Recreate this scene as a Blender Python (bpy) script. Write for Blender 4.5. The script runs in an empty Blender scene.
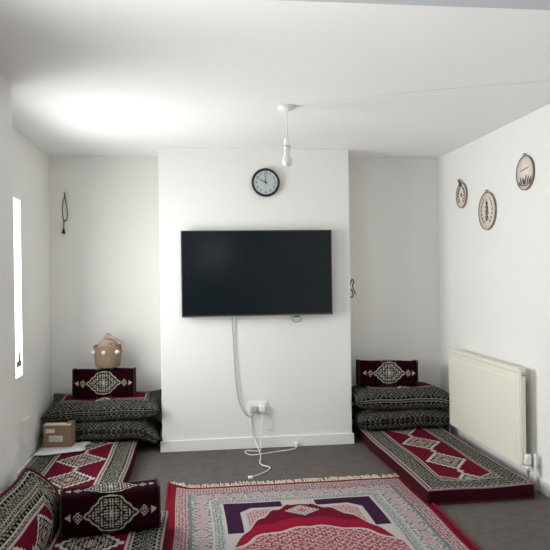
import bpy, bmesh, math, random
from mathutils import Vector, Matrix, Euler
random.seed(7)
SC = bpy.context.scene
COL = SC.collection
PI = math.pi

# ------------------------------------------------------------------ node expressions
class X:
    def __init__(s, sock): s.k = sock
    def __add__(a, b): return M('ADD', a, b)
    def __radd__(a, b): return M('ADD', b, a)
    def __sub__(a, b): return M('SUBTRACT', a, b)
    def __rsub__(a, b): return M('SUBTRACT', b, a)
    def __mul__(a, b): return M('MULTIPLY', a, b)
    def __rmul__(a, b): return M('MULTIPLY', b, a)
    def __truediv__(a, b): return M('DIVIDE', a, b)
    def __rtruediv__(a, b): return M('DIVIDE', b, a)

TREE = [None]
def link_in(inp, v):
    if isinstance(v, X): TREE[0].links.new(v.k, inp)
    else: inp.default_value = v
def M(op, *a):
    n = TREE[0].nodes.new('ShaderNodeMath'); n.operation = op
    for i, v in enumerate(a): link_in(n.inputs[i], v)
    return X(n.outputs[0])
def ab(a): return M('ABSOLUTE', a)
def lt(a, b): return M('LESS_THAN', a, b)
def gt(a, b): return M('GREATER_THAN', a, b)
def mn(a, b): return M('MINIMUM', a, b)
def mx(a, b): return M('MAXIMUM', a, b)
def sn(a): return M('SINE', a)
def fr(a): return M('FRACT', a)
def band(a, lo, hi): return M('MULTIPLY', gt(a, lo), lt(a, hi))
def quant(a, q): return M('SNAP', a, q)
def rep(a, p): return ab(fr(a / p) - 0.5) * p            # 0 in the middle of each cell
def inv(a): return 1.0 - a
def mix(fac, c1, c2):
    n = TREE[0].nodes.new('ShaderNodeMix'); n.data_type = 'RGBA'
    link_in(n.inputs[0], fac)
    for i, c in ((6, c1), (7, c2)):
        if isinstance(c, X): TREE[0].links.new(c.k, n.inputs[i])
        else: n.inputs[i].default_value = (*c, 1)
    return X(n.outputs[2])
def tex(coord, scale, detail=2.0, rough=0.5):
    n = TREE[0].nodes.new('ShaderNodeTexNoise')
    n.inputs['Scale'].default_value = scale; n.inputs['Detail'].default_value = detail
    n.inputs['Roughness'].default_value = rough
    TREE[0].links.new(coord, n.inputs['Vector'])
    return X(n.outputs[0])
def voro(coord, scale):
    n = TREE[0].nodes.new('ShaderNodeTexVoronoi'); n.inputs['Scale'].default_value = scale
    TREE[0].links.new(coord, n.inputs['Vector'])
    return X(n.outputs['Distance'])

def new_mat(name, rough=0.6, spec=0.5, metal=0.0):
    m = bpy.data.materials.new(name); m.use_nodes = True
    TREE[0] = m.node_tree
    b = m.node_tree.nodes['Principled BSDF']
    b.inputs['Roughness'].default_value = rough
    b.inputs['Metallic'].default_value = metal
    b.inputs['Specular IOR Level'].default_value = spec
    return m, b
def coords(kind='Object'):
    n = TREE[0].nodes.new('ShaderNodeTexCoord'); return n.outputs[kind]
def uv():
    n = TREE[0].nodes.new('ShaderNodeTexCoord')
    s = TREE[0].nodes.new('ShaderNodeSeparateXYZ'); TREE[0].links.new(n.outputs['UV'], s.inputs[0])
    return X(s.outputs[0]), X(s.outputs[1]), n.outputs['UV']
def set_col(b, c): TREE[0].links.new(c.k, b.inputs['Base Color'])
def bump(b, h, strength=0.3, dist=0.003):
    n = TREE[0].nodes.new('ShaderNodeBump'); n.inputs['Strength'].default_value = strength
    n.inputs['Distance'].default_value = dist
    TREE[0].links.new(h.k, n.inputs['Height']); TREE[0].links.new(n.outputs[0], b.inputs['Normal'])

def plain(name, c, rough=0.6, spec=0.5, metal=0.0, var=0.06, scale=30, bmp=0.0, bdist=0.002, detail=3.0):
    m, b = new_mat(name, rough, spec, metal)
    co = coords()
    f = tex(co, scale, detail)
    c1 = tuple(max(0, x * (1 - var)) for x in c); c2 = tuple(min(1, x * (1 + var)) for x in c)
    set_col(b, mix(f, c1, c2))
    if bmp: bump(b, f, bmp, bdist)
    return m

# ------------------------------------------------------------------ materials
MAROON = (0.108, 0.0060, 0.021)
MAROON_D = (0.015, 0.0016, 0.0050)
CREAM = (0.225, 0.215, 0.185)
DARK = (0.013, 0.0145, 0.0135)
GREY = (0.115, 0.118, 0.108)

def motif(u, v, co, k=1.0):
    """dense woven ornament: 1 = pale thread, 0 = dark ground"""
    a = sn(u * (2 * PI / (0.034 * k))) * sn(v * (2 * PI / (0.040 * k)))
    b_ = sn((u + v) * (2 * PI / (0.026 * k))) * sn((u - v) * (2 * PI / (0.026 * k)))
    n = tex(co, 70 / k, 1.0)
    return gt(a * 0.6 + b_ * 0.55 + (n - 0.5) * 1.8, 0.02)

def carpet_fabric(name, W, L, bw=0.155, period=0.40, mh=0.12, hexk=0.9, dark=1.0, light=1.0, phase=0.0, twin=False):
    """majlis fabric: ornamented grey border, maroon field, chain of diamond medallions; uv in metres from the centre"""
    m, b = new_mat(name, 1.0, 0.04)
    u0, v0, co = uv()
    u = quant(u0, 0.004); v = quant(v0, 0.004)
    a = ab(u); bb = ab(v)
    ex = W / 2 - a; ey = L / 2 - bb
    e = mn(ex, ey)
    # border: along = coordinate running with the edge
    onx = lt(ex, ey)
    along = onx * v + inv(onx) * u
    pal = motif(u, v, co)
    zz = rep(along, 0.055) * 2.0
    tri = gt(zz, ab(e - bw * 0.5) * 1.3)
    pal2 = mx(pal * inv(tri), tri * gt(sn(along * 230) * sn(e * 260), 0.1))
    bcol = mix(pal2, tuple(x * dark for x in DARK), tuple(x * light for x in CREAM))
    lines = mx(mx(band(e, bw * 0.11, bw * 0.15), band(e, bw * 0.85, bw * 0.88)), band(e, bw * 0.97, bw * 1.02))
    if twin: lines = mx(lines, mx(band(e, bw * 0.50, bw * 0.535), band(e, bw * 0.62, bw * 0.64)))
    lined = mx(band(e, bw * 0.16, bw * 0.24), band(e, bw * 0.74, bw * 0.84))
    bcol = mix(lined * gt(sn(along * 150), -0.2), bcol, tuple(x * .5 for x in DARK))
    bcol = mix(lines, bcol, tuple(x * light for x in (0.42, 0.35, 0.32)))
    # field with pointed ends
    hw = W / 2 - bw
    endd = L / 2 - bw - bb
    fld = mn(hw - a, endd * hexk + hw * 0.15 - a * 0.55)
    corner = mix(motif(u * 1.2, v * 1.2, co), DARK, CREAM)
    base = mix(gt(fld, 0.0), corner, MAROON)
    base = mix(band(fld, -0.006, 0.006), base, (0.42, 0.35, 0.32))
    vv0 = (v + phase) / period
    vv = (fr(vv0) - 0.5) * period
    d = a / mh + ab(vv) / (period * 0.42) + sn((a / mh - ab(vv) / (period * 0.42)) * 19.0) * 0.045
    lat = gt(sn((a + ab(vv)) * 250) * sn((a - ab(vv)) * 250) + sn(a * 330) * 0.4 + (tex(co, 60, 2.0) - 0.5) * 1.6, 0.05)
    mcol = mix(lat, DARK, (0.46, 0.43, 0.37))
    infield = gt(fld, 0.012)
    base = mix(lt(d, 1.0) * infield, base, mcol)
    base = mix(band(d, 0.86, 1.02) * infield, base, (0.50, 0.46, 0.41))
    base = mix(band(d, 0.74, 0.85) * infield, base, tuple(x * 1.6 for x in DARK))
    base = mix(band(d, 0.34, 0.44) * infield, base, MAROON)
    # small blossoms between medallions
    vs = period * 0.5 - ab(vv)
    d2 = a / 0.026 + ab(vs) / 0.020
    d2 = mn(d2, a / 0.016 + ab(vs - 0.030) / 0.012)
    base = mix(lt(d2, 1.0) * infield, base, (0.50, 0.43, 0.40))
    col = mix(lt(e, bw), base, bcol)
    set_col(b, col)
    bump(b, tex(co, 260, 2.0), 0.5, 0.004)
    return m

def band_fabric(name, light=1.0):
    """grey ornamented strip used on cushion sides"""
    m, b = new_mat(name, 1.0, 0.04)
    u0, v0, co = uv()
    u = quant(u0, 0.004); v = quant(v0, 0.004)
    pal = motif(u, v, co)
    col = mix(pal, DARK, tuple(x * light for x in CREAM))
    col = mix(band(ab(v), 0.040, 0.047), col, MAROON)
    set_col(b, col); bump(b, tex(co, 260, 2.0), 0.5, 0.004)
    return m

def bolster_fabric(name, k=1.0):
    m, b = new_mat(name, 1.0, 0.04)
    u0, v0, co = uv()
    u = quant(u0, 0.0035); v = quant(v0, 0.0035)
    a = ab(u); c = ab(v)
    d = mx(a / 0.135 + c / 0.125, c / 0.086) + sn((a - c) * 95.0) * 0.028
    lat = gt(sn((a + c) * 230) * sn((a - c) * 230) + sn(a * 300) * 0.35 + (tex(co, 60, 2.0) - 0.5) * 1.6, 0.10)
    col = mix(lt(d, 1.0), tuple(x * k for x in MAROON_D), mix(lat, DARK, (0.40, 0.375, 0.32)))
    col = mix(band(d, 0.925, 1.0), col, (0.40, 0.365, 0.31))
    col = mix(band(d, 0.80, 0.89), col, DARK)
    col = mix(band(d, 0.40, 0.48), col, MAROON_D)
    col = mix(lt(d, 0.14), col, (0.42, 0.38, 0.32))
    d2 = ab(a - 0.160) / 0.026 + c / 0.032
    col = mix(lt(d2, 1.0), col, mix(gt(sn(u * 420) * sn(v * 420), 0.0), DARK, (0.42, 0.39, 0.33)))
    d3 = (a - 0.192) / 0.030 + c / 0.022
    col = mix(lt(d3, 1.0) * gt(a, 0.194), col, (0.48, 0.34, 0.31))
    set_col(b, col); bump(b, tex(co, 240, 2.0), 0.5, 0.004)
    return m

def rug_material(W, L):
    m, b = new_mat('rug_weave', 1.0, 0.04)
    u0, v0, co = uv()                                     # v: distance from the far edge (0..L), u from the centre line
    u = quant(u0, 0.004); v = quant(v0, 0.004)
    a = ab(u)
    vm = mn(v, L - v)
    ex = W / 2 - a
    e = mn(ex, vm)
    on = lt(ex, vm)
    al = on * v + inv(on) * u
    RED = (0.235, 0.010, 0.030); PINK = (0.35, 0.145, 0.165); PALE = (0.43, 0.385, 0.37); TEAL = (0.15, 0.17, 0.175)
    NAVY = (0.030, 0.013, 0.035); MAR = (0.125, 0.006, 0.020)
    n1 = tex(co, 55, 2.0); n2 = tex(co, 95, 1.0)
    flor = gt(n1 + sn(u * 130) * sn(v * 130) * 0.12, 0.5)
    flor2 = gt(n2 + sn((u + v) * 170) * sn((u - v) * 170) * 0.16, 0.52)
    # --- border
    c = mix(flor2, (0.40, 0.345, 0.335), (0.17, 0.025, 0.045))                                   # e .035-.13 pink lattice
    c = mix(band(e, 0.125, 0.142), c, TEAL)
    wave = rep(al, 0.10) - 0.025
    c_b = mix(gt(ab(e - 0.195) * 1.1 + wave, 0.024), (0.38, 0.28, 0.28), mix(flor, TEAL, PALE))
    c = mix(band(e, 0.142, 0.250), c, c_b)
    c = mix(band(e, 0.250, 0.262), c, PALE)
    c = mix(band(e, 0.262, 0.315), c, mix(flor2, TEAL, (0.42, 0.42, 0.42)))
    c = mix(band(e, 0.315, 0.330), c, PALE)
    c = mix(lt(mn(ex - 0.014, vm), 0.030), c, (0.17, 0.008, 0.022))
    c = mix(band(mn(ex - 0.014, vm), 0.030, 0.037), c, (0.45, 0.34, 0.32))
    # --- field:  t = depth into the field, s = half width coordinate
    t = v - 0.33
    s = a
    hw = W / 2 - 0.33
    f = mix(flor, (0.60, 0.34, 0.36), (0.40, 0.05, 0.08))
    # navy band round the field, chamfered and stepped in the corners, open in the middle
    ef = mn(mn(t, hw - s), (t + hw - s - 0.13) * 0.75)
    ef = quant(ef, 0.0125)
    nav = mix(flor, NAVY, (0.045, 0.014, 0.04))
    f = mix(flor2, (0.42, 0.34, 0.33), (0.30, 0.10, 0.12))
    f = mix(lt(ef, 0.125), f, (0.40, 0.36, 0.35))
    f = mix(lt(ef, 0.110), f, PALE)
    f = mix(lt(ef, 0.080) * gt(s, 0.10) * lt(t, 0.45), f, nav)
    # maroon arch
    ss = quant(s, 0.018)
    ar = t - (0.065 + 3.1 * s * s + sn(s * 62.0) * 0.016 * gt(s, 0.06))
    f = mix(gt(ar, -0.022) * gt(ef, 0.05), f, PALE)
    f = mix(gt(ar, 0.0), f, MAR)
    rr = M('SQRT', s * s * 1.05 + (t - 0.95) * (t - 0.95))
    lob = rr + sn(M('ARCTAN2', t - 0.95, s) * 14.0) * 0.016
    f = mix(lt(lob, 0.66) * gt(ar, 0.02), f, RED)
    f = mix(lt(lob, 0.535), f, PALE)
    f = mix(lt(lob, 0.515), f, mix(flor, mix(flor2, (0.47, 0.33, 0.33), PINK), mix(flor2, (0.30, 0.10, 0.12), (0.15, 0.010, 0.028))))
    f = mix(lt(lob, 0.22), f, mix(flor, MAR, PINK))
    # little pale blossom on the axis of the arch
    q = s / 0.105 + ab(t - 0.165) / 0.085
    f = mix(lt(q, 1.0), f, mix(flor2, PALE, TEAL))
    f = mix(lt(q, 0.35), f, (0.42, 0.10, 0.12))
    c = mix(gt(e, 0.33), c, f)
    set_col(b, c)
    bump(b, tex(co, 300, 2.0), 0.6, 0.004)
    return m

W_WALL = plain('white_wall_paint', (0.80, 0.79, 0.77), 0.85, 0.2, var=0.015, scale=3, bmp=0.05)
W_CEIL = plain('ceiling_paint', (0.88, 0.88, 0.875), 0.9, 0.2, var=0.015, scale=2, bmp=0.08, bdist=0.004)
W_TRIM = plain('gloss_trim_paint', (0.84, 0.84, 0.82), 0.35, 0.5, var=0.01)
BEAM = plain('beam_paint', (0.55, 0.57, 0.60), 0.7, 0.3, var=0.02)
PLASTIC = plain('white_plastic', (0.82, 0.82, 0.80), 0.35, 0.5, var=0.01)
CORD_W = plain('white_cord', (0.74, 0.74, 0.72), 0.5, 0.4, var=0.02)
CORD_G = plain('grey_cord', (0.34, 0.34, 0.33), 0.5, 0.4, var=0.03)
RAD = plain('radiator_enamel', (0.80, 0.775, 0.67), 0.4, 0.5, var=0.015, scale=4)
METAL = plain('brushed_metal', (0.45, 0.44, 0.42), 0.35, 0.5, 1.0)
COPPER = plain('dull_pipe', (0.22, 0.20, 0.17), 0.5, 0.5, 0.6)
BLACK = plain('black_plastic', (0.012, 0.013, 0.015), 0.35, 0.5, var=0.05)
BEZEL = plain('dark_bezel', (0.03, 0.032, 0.036), 0.35, 0.5, 0.3)
SILVER = plain('silver_edge', (0.42, 0.43, 0.44), 0.35, 0.5, 0.7)
SCREEN = plain('tv_glass', (0.004, 0.008, 0.011), 0.16, 0.42, var=0.02)
CLOCK_F = plain('clock_face', (0.66, 0.68, 0.70), 0.5, 0.4, var=0.01)
INK = plain('black_ink', (0.02, 0.02, 0.022), 0.5, 0.3)
CARD = plain('cardboard', (0.27, 0.165, 0.115), 0.85, 0.2, var=0.08, scale=40)
PAPER = plain('paper_label', (0.62, 0.60, 0.56), 0.7, 0.3, var=0.03, scale=60)
TAPE = plain('cream_tape', (0.62, 0.55, 0.43), 0.4, 0.4)
POM = plain('white_wool', (0.85, 0.80, 0.74), 0.95, 0.1, var=0.08, scale=120, bmp=0.8)
PINKCLOTH = plain('dusty_pink_fleece', (0.46, 0.335, 0.30), 0.95, 0.1, var=0.12, scale=45, bmp=0.5, bdist=0.004)
HOOPWOOD = plain('hoop_wood', (0.24, 0.165, 0.115), 0.5, 0.4, var=0.2, scale=25)
LINEN = plain('cream_linen', (0.74, 0.66, 0.60), 0.9, 0.2, var=0.04, scale=200, bmp=0.2)
THREAD = plain('dark_thread', (0.05, 0.045, 0.045), 0.8, 0.2)
THREAD_R = plain('brown_red_thread', (0.20, 0.10, 0.085), 0.8, 0.2)
THREAD_G = plain('grey_green_thread', (0.11, 0.12, 0.10), 0.8, 0.2)
BEAD = plain('dark_wood_bead', (0.07, 0.030, 0.022), 0.4, 0.5, var=0.2)
MAR_SIDE = plain('maroon_velour', (0.032, 0.0016, 0.0065), 0.92, 0.15, var=0.15, scale=60, bmp=0.3)
MAR_DARK = plain('dark_maroon_velour', MAROON_D, 0.92, 0.15, var=0.15, scale=60, bmp=0.3)
PIPE_PINK = plain('rose_piping', (0.33, 0.20, 0.20), 0.85, 0.2, var=0.1, scale=90)
PIPE_RED = plain('maroon_piping', (0.09, 0.006, 0.018), 0.85, 0.2, var=0.1, scale=90)
PIPE_DARK = plain('dark_piping', (0.025, 0.022, 0.022), 0.85, 0.2, var=0.1, scale=90)
FRINGE = plain('cream_fringe', (0.66, 0.54, 0.45), 0.9, 0.15, var=0.15, scale=80)
RUG_RED = plain('rug_binding', (0.19, 0.009, 0.024), 0.9, 0.15, var=0.1, scale=80)

def floor_material():
    m, b = new_mat('grey_carpet', 0.97, 0.1)
    co = coords()
    f1 = tex(co, 220, 3.0, 0.7); f2 = tex(co, 14.0, 5.0, 0.7)
    c = mix(f1, (0.060, 0.053, 0.049), (0.225, 0.200, 0.186))
    c = mix(gt(f2, 0.52) * 0.22 + f2 * 0.25, c, (0.085, 0.072, 0.066))
    set_col(b, c); bump(b, f1, 0.8, 0.006)
    return m
CARPET = floor_material()

def jute():
    m, b = new_mat('woven_jute', 0.9, 0.15)
    u, v, co = uv()
    w = sn(u * 160.0) * sn(v * 300.0)
    set_col(b, mix(gt(w, 0.0), (0.26, 0.175, 0.12), (0.40, 0.295, 0.215)))
    bump(b, w, 0.6, 0.004)
    return m
JUTE = jute()

def glass(name, tint=(0.95, 0.97, 0.97)):
    m = bpy.data.materials.new(name); m.use_nodes = True
    nt = m.node_tree; TREE[0] = nt; nt.nodes.clear()
    o = nt.nodes.new('ShaderNodeOutputMaterial'); t = nt.nodes.new('ShaderNodeBsdfTransparent')
    g = nt.nodes.new('ShaderNodeBsdfGlossy'); mxn = nt.nodes.new('ShaderNodeMixShader'); lw = nt.nodes.new('ShaderNodeLayerWeight')
    lw.inputs[0].default_value = 0.25
    fz = nt.nodes.new('ShaderNodeMath'); fz.operation = 'MULTIPLY'; fz.inputs[1].default_value = 0.35
    nt.links.new(lw.outputs['Facing'], fz.inputs[0])
    t.inputs[0].default_value = (*tint, 1); g.inputs['Roughness'].default_value = 0.02
    nt.links.new(fz.outputs[0], mxn.inputs[0]); nt.links.new(t.outputs[0], mxn.inputs[1]); nt.links.new(g.outputs[0], mxn.inputs[2])
    nt.links.new(mxn.outputs[0], o.inputs[0])
    return m
GLASS = glass('window_glass')

def poly_bag():
    m, b = new_mat('milky_polythene', 0.3, 0.5)
    f = tex(coords(), 25, 3.0)
    set_col(b, mix(f, (0.55, 0.58, 0.61), (0.78, 0.80, 0.82))); bump(b, f, 0.6, 0.01)
    return m
POLY = poly_bag()
def frosted():
    m, b = new_mat('frosted_bulb', 0.25, 0.5)
    f = tex(coords(), 8, 1.0)
    set_col(b, mix(f, (0.85, 0.85, 0.83), (0.9, 0.9, 0.88)))
    b.inputs['Transmission Weight'].default_value = 0.25
    return m
BULB = frosted()

# ------------------------------------------------------------------ mesh helpers
def link(name, bm, mats, parent=None, smooth=True):
    me = bpy.data.meshes.new(name)
    bmesh.ops.recalc_face_normals(bm, faces=bm.faces)
    bm.to_mesh(me); bm.free()
    if not isinstance(mats, (list, tuple)): mats = [mats]
    for m in mats: me.materials.append(m)
    if smooth:
        for p in me.polygons: p.use_smooth = True
    o = bpy.data.objects.new(name, me); COL.objects.link(o)
    if parent: o.parent = parent
    return o
def thing(name, label, cat, loc=(0, 0, 0), rot=(0, 0, 0), group=None):
    o = bpy.data.objects.new(name, None); COL.objects.link(o)
    o.location = loc; o.rotation_euler = rot; o.empty_display_size = 0.1
    o['label'] = label; o['category'] = cat
    if group: o['group'] = group
    return o
def tag(o, label, cat, group=None):
    o['label'] = label; o['category'] = cat
    if group: o['group'] = group
    return o
def struct(name, bm, mat, label, parent=None, smooth=False):
    o = link(name, bm, mat, parent, smooth)
    if not parent:
        o['kind'] = 'structure'; o['label'] = label; o['category'] = name.split('_')[0]
    return o
def box(bm, x0, x1, y0, y1, z0, z1, bev=0.0, mi=0):
    vs = [bm.verts.new((x, y, z)) for z in (z0, z1) for y in (y0, y1) for x in (x0, x1)]
    fs = [bm.faces.new([vs[i] for i in f]) for f in ((0, 2, 3, 1), (4, 5, 7, 6), (0, 1, 5, 4), (2, 6, 7, 3), (0, 4, 6, 2), (1, 3, 7, 5))]
    for f in fs: f.material_index = mi
    if bev:
        es = {e for f in fs for e in f.edges}
        bmesh.ops.bevel(bm, geom=list(es), offset=bev, segments=2, profile=0.7, affect='EDGES')
    return vs
def B(*a, **k):
    bm = bmesh.new(); box(bm, *a, **k); return bm
def smoothpath(P, n=8, closed=False):
    P = [Vector(p) for p in P]; out = []; N = len(P)
    rng = range(N) if closed else range(N - 1)
    for i in rng:
        if closed: p0, p1, p2, p3 = P[(i - 1) % N], P[i], P[(i + 1) % N], P[(i + 2) % N]
        else: p0, p1, p2, p3 = P[max(i - 1, 0)], P[i], P[i + 1], P[min(i + 2, N - 1)]
        for k in range(n):
            t = k / n
            out.append(0.5 * ((2 * p1) + (p2 - p0) * t + (2 * p0 - 5 * p1 + 4 * p2 - p3) * t * t + (3 * p1 - p0 - 3 * p2 + p3) * t ** 3))
    if not closed: out.append(P[-1])
    return out
def tube(bm, P, r, seg=8, closed=False, flat=1.0, mi=0):
    P = [Vector(p) for p in P]; N = len(P); rings = []
    up = Vector((0, 0, 1))
    prev = None
    for i in range(N):
        if closed: t = P[(i + 1) % N] - P[(i - 1) % N]
        else: t = P[min(i + 1, N - 1)] - P[max(i - 1, 0)]
        t.normalize()
        if prev is None:
            a = t.cross(up)
            if a.length < 0.1: a = t.cross(Vector((1, 0, 0)))
        else:
            a = prev - t * prev.dot(t)
            if a.length < 1e-5: a = t.cross(up)
        a.normalize(); c = t.cross(a); prev = a
        rr = r(i / (N - 1)) if callable(r) else r
        rings.append([bm.verts.new(P[i] + a * math.cos(q) * rr + c * math.sin(q) * rr * flat) for q in [2 * PI * k / seg for k in range(seg)]])
    for i in range(N if closed else N - 1):
        A = rings[i]; Bq = rings[(i + 1) % N]
        if closed and i == N - 1:
            # align
            best = min(range(seg), key=lambda s: sum((A[k].co - Bq[(k + s) % seg].co).length for k in range(seg)))
            Bq = Bq[best:] + Bq[:best]
        for k in range(seg):
            f = bm.faces.new((A[k], A[(k + 1) % seg], Bq[(k + 1) % seg], Bq[k])); f.material_index = mi
    if not closed:
        bm.faces.new(rings[0]).material_index = mi; bm.faces.new(rings[-1]).material_index = mi
def T(P, r, seg=8, closed=False, smooth=0, flat=1.0):
    bm = bmesh.new()
    if smooth: P = smoothpath(P, smooth, closed)
    tube(bm, P, r, seg, closed, flat); return bm
def lathe(bm, prof, seg=32, origin=(0, 0, 0), M4=None, uvs=False, mi=0):
    O = Vector(origin); rings = []
    for r, z in prof:
        if r < 1e-6: ring = [bm.verts.new((0, 0, z))]
        else: ring = [bm.verts.new((r * math.cos(2 * PI * k / seg), r * math.sin(2 * PI * k / seg), z)) for k in range(seg)]
        for v in ring:
            if M4: v.co = M4 @ v.co
            v.co += O
        rings.append(ring)
    lay = bm.loops.layers.uv.verify() if uvs else None
    for i in range(len(rings) - 1):
        A, C = rings[i], rings[i + 1]
        if len(A) == 1 and len(C) == 1: continue
        for k in range(seg):
            j = (k + 1) % seg
            if len(A) == 1: f = bm.faces.new((A[0], C[k], C[j]))
            elif len(C) == 1: f = bm.faces.new((A[k], A[j], C[0]))
            else:
                f = bm.faces.new((A[k], A[j], C[j], C[k]))
                if uvs:
                    ql = ((k, i), (k + 1, i), (k + 1, i + 1), (k, i + 1))
                    for lp, (kk, ii) in zip(f.loops, ql): lp[lay].uv = (kk / seg * 0.6, prof[ii][1])
            f.material_index = mi
def LA(prof, seg=32, **k):
    bm = bmesh.new(); lathe(bm, prof, seg, **k); return bm
RX = Matrix.Rotation(PI / 2, 4, 'X')          # +z -> -y
RY = Matrix.Rotation(-PI / 2, 4, 'Y')         # +z -> -x
def torus(bm, R, r, M4, O, seg=48, ms=10):
    pts = [(M4 @ Vector((R * math.cos(2 * PI * k / seg), R * math.sin(2 * PI * k / seg), 0))) + Vector(O) for k in range(seg)]
    tube(bm, pts, r, ms, True)

def spacing(h, r, n):
    core = [-(h - r) + 2 * (h - r) * i / n for i in range(n + 1)]
    return [-h, -h + r * 0.3, -h + r * 0.65] + core + [h - r * 0.65, h - r * 0.3, h]
def soft_box(dx, dy, dz, r, n=(10, 20, 3), deform=None, matof=None):
    """rounded upholstered block centred in x, y and standing on z=0; uv in metres from each face's centre"""
    bm = bmesh.new(); lay = bm.loops.layers.uv.verify(); V = {}
    h = (dx / 2, dy / 2, dz / 2)
    S = [spacing(h[i], r, n[i]) for i in range(3)]
    def vert(i, j, k):
        key = (i, j, k)
        if key not in V:
            p = Vector((S[0][i], S[1][j], S[2][k]))
            q = Vector([max(-(h[a] - r), min(h[a] - r, p[a])) for a in range(3)])
            d = p - q
            if d.length > 1e-9:
                m = max(abs(d.x), abs(d.y), abs(d.z)); p = q + d.normalized() * m
            p.z += h[2]
            if deform: p = deform(p)
            V[key] = bm.verts.new(p)
        return V[key]
    L = [len(s) - 1 for s in S]
    def face(idx, kind, uvs):
        f = bm.faces.new([vert(*q) for q in idx])
        f.material_index = matof(kind) if matof else 0
        for lp, w in zip(f.loops, uvs): lp[lay].uv = w
    for i in range(L[0]):
        for j in range(L[1]):
            for kk, kind in ((0, 'bottom'), (L[2], 'top')):
                q = [(i, j), (i + 1, j), (i + 1, j + 1), (i, j + 1)]
                face([(a, b, kk) for a, b in q], kind, [(S[0][a], S[1][b]) for a, b in q])
    for i in range(L[0]):
        for k in range(L[2]):
            for jj, kind in ((0, 'front'), (L[1], 'back')):
                q = [(i, k), (i + 1, k), (i + 1, k + 1), (i, k + 1)]
                face([(a, jj, b) for a, b in q], kind, [(S[0][a], S[2][b]) for a, b in q])
    for j in range(L[1]):
        for k in range(L[2]):
            for ii, kind in ((0, 'left'), (L[0], 'right')):
                q = [(j, k), (j + 1, k), (j + 1, k + 1), (j, k + 1)]
                face([(ii, a, b) for a, b in q], kind, [(S[1][a], S[2][b]) for a, b in q])
    return bm
def rect_path(hx, hy, z, c=0.02, n=24, deform=None, plane='xy'):
    P = []
    for i in range(n): P.append((-hx + 2 * hx * i / n, -hy))
    for i in range(n): P.append((hx, -hy + 2 * hy * i / n))
    for i in range(n): P.append((hx - 2 * hx * i / n, hy))
    for i in range(n): P.append((-hx, hy - 2 * hy * i / n))
    out = []
    for x, y in P:
        p = Vector((x, y, z)) if plane == 'xy' else (Vector((z, x, y)) if plane == 'yz' else Vector((x, z, y)))
        out.append(deform(p) if deform else p)
    return out

def pillow(W, D, H, deform=None, n=36, p=5.0):
    """stuffed cushion with a pinched seam all round; seam at z = H/2; uv follows the cloth in metres"""
    bm = bmesh.new(); lay = bm.loops.layers.uv.verify()
    ts = [math.sin((-1 + 2 * i / n) * PI / 2) for i in range(n + 1)]
    def zz(a, b): return H / 2 * (max(0, (1 - abs(a) ** p)) * max(0, (1 - abs(b) ** p))) ** 0.36
    ulen = [0.0]
    for i in range(n): ulen.append(ulen[-1] + math.hypot((ts[i + 1] - ts[i]) * W / 2, zz(ts[i + 1], 0) - zz(ts[i], 0)))
    vlen = [0.0]
    for i in range(n): vlen.append(vlen[-1] + math.hypot((ts[i + 1] - ts[i]) * D / 2, zz(0, ts[i + 1]) - zz(0, ts[i])))
    uo = ulen[-1] / 2; vo = vlen[-1] / 2
    V = {}
    def vert(i, j, s):
        edge = i in (0, n) or j in (0, n)
        key = (i, j, 0 if edge else s)
        if key not in V:
            a, b = ts[i], ts[j]
            # sides pull in between the corners
            x = a * W / 2 * (1 - 0.05 * (1 - b * b)); y = b * D / 2 * (1 - 0.07 * (1 - a * a))
            q = Vector((x, y, H / 2 + s * zz(a, b)))
            V[key] = bm.verts.new(deform(q) if deform else q)
        return V[key]
    for s in (1, -1):
        for i in range(n):
            for j in range(n):
                q = [(i, j), (i + 1, j), (i + 1, j + 1), (i, j + 1)]
                if s < 0: q = q[::-1]
                f = bm.faces.new([vert(a, b, s) for a, b in q])
                for lp, (a, b) in zip(f.loops, q): lp[lay].uv = (ulen[a] - uo, vlen[b] - vo)
    seam = []
    for i in range(n): seam.append(V[(i, 0, 0)].co.copy())
    for j in range(n): seam.append(V[(n, j, 0)].co.copy())
    for i in range(n): seam.append(V[(n - i, n, 0)].co.copy())
    for j in range(n): seam.append(V[(0, n - j, 0)].co.copy())
    return bm, seam, ulen[-1], vlen[-1]

def wob(p, amp, f=7.0, ph=0.0):
    return amp * (math.sin(p.x * f + 1.3 + ph) * math.cos(p.y * f * 0.8 + ph * 2) + 0.5 * math.sin(p.x * f * 2.3 + p.y * f * 1.7 + ph))

# ------------------------------------------------------------------ room constants
H = 2.40
XL, XN, XR = -1.222, -0.957, 2.1275          # far left wall, near left wall (thicker), right wall
YN, YC, YB = 3.54, 5.1914, 5.5839            # end of thick wall, chimney breast face, alcove back wall
CX0, CX1 = -0.3009, 1.2269                   # chimney breast sides
YR = -3.6                                    # far end of the space behind the camera
WY0, WY1, WZ0, WZ1 = 3.60, 4.690, 0.705, 1.975   # window opening in the left wall

struct('floor', B(-1.9, 2.4, YR - .2, YB + .2, -0.10, 0), CARPET, 'grey brown fitted carpet floor')
struct('ceiling', B(-1.9, 2.4, YR - .2, YB + .2, H, H + .1), W_CEIL, 'white plastered ceiling')
struct('wall_back', B(XL - .3, XR + .2, YB, YB + .2, 0, H), W_WALL, 'white back wall of the two alcoves')
bm = B(CX0, CX1, YC, YB, 0, H, bev=0.006)
struct('wall_chimney', bm, W_WALL, 'white chimney breast projecting between the alcoves')
struct('wall_right', B(XR, XR + .2, YR, YB, 0, H), W_WALL, 'white right hand wall')
bm = bmesh.new()
x0, x1 = XL - 0.30, XL
box(bm, x0, x1, YN - .1, WY0, 0, H); box(bm, x0, x1, WY1, YB, 0, H)
box(bm, x0, x1, WY0, WY1, 0, WZ0); box(bm, x0, x1, WY0, WY1, WZ1, H)
struct('wall_left', bm, W_WALL, 'white left wall with the window')
FY0, FY1, FZ0, FZ1 = 0.55, 2.00, 0.75, 2.06  # opening for the added fill window
bm = bmesh.new()
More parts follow.
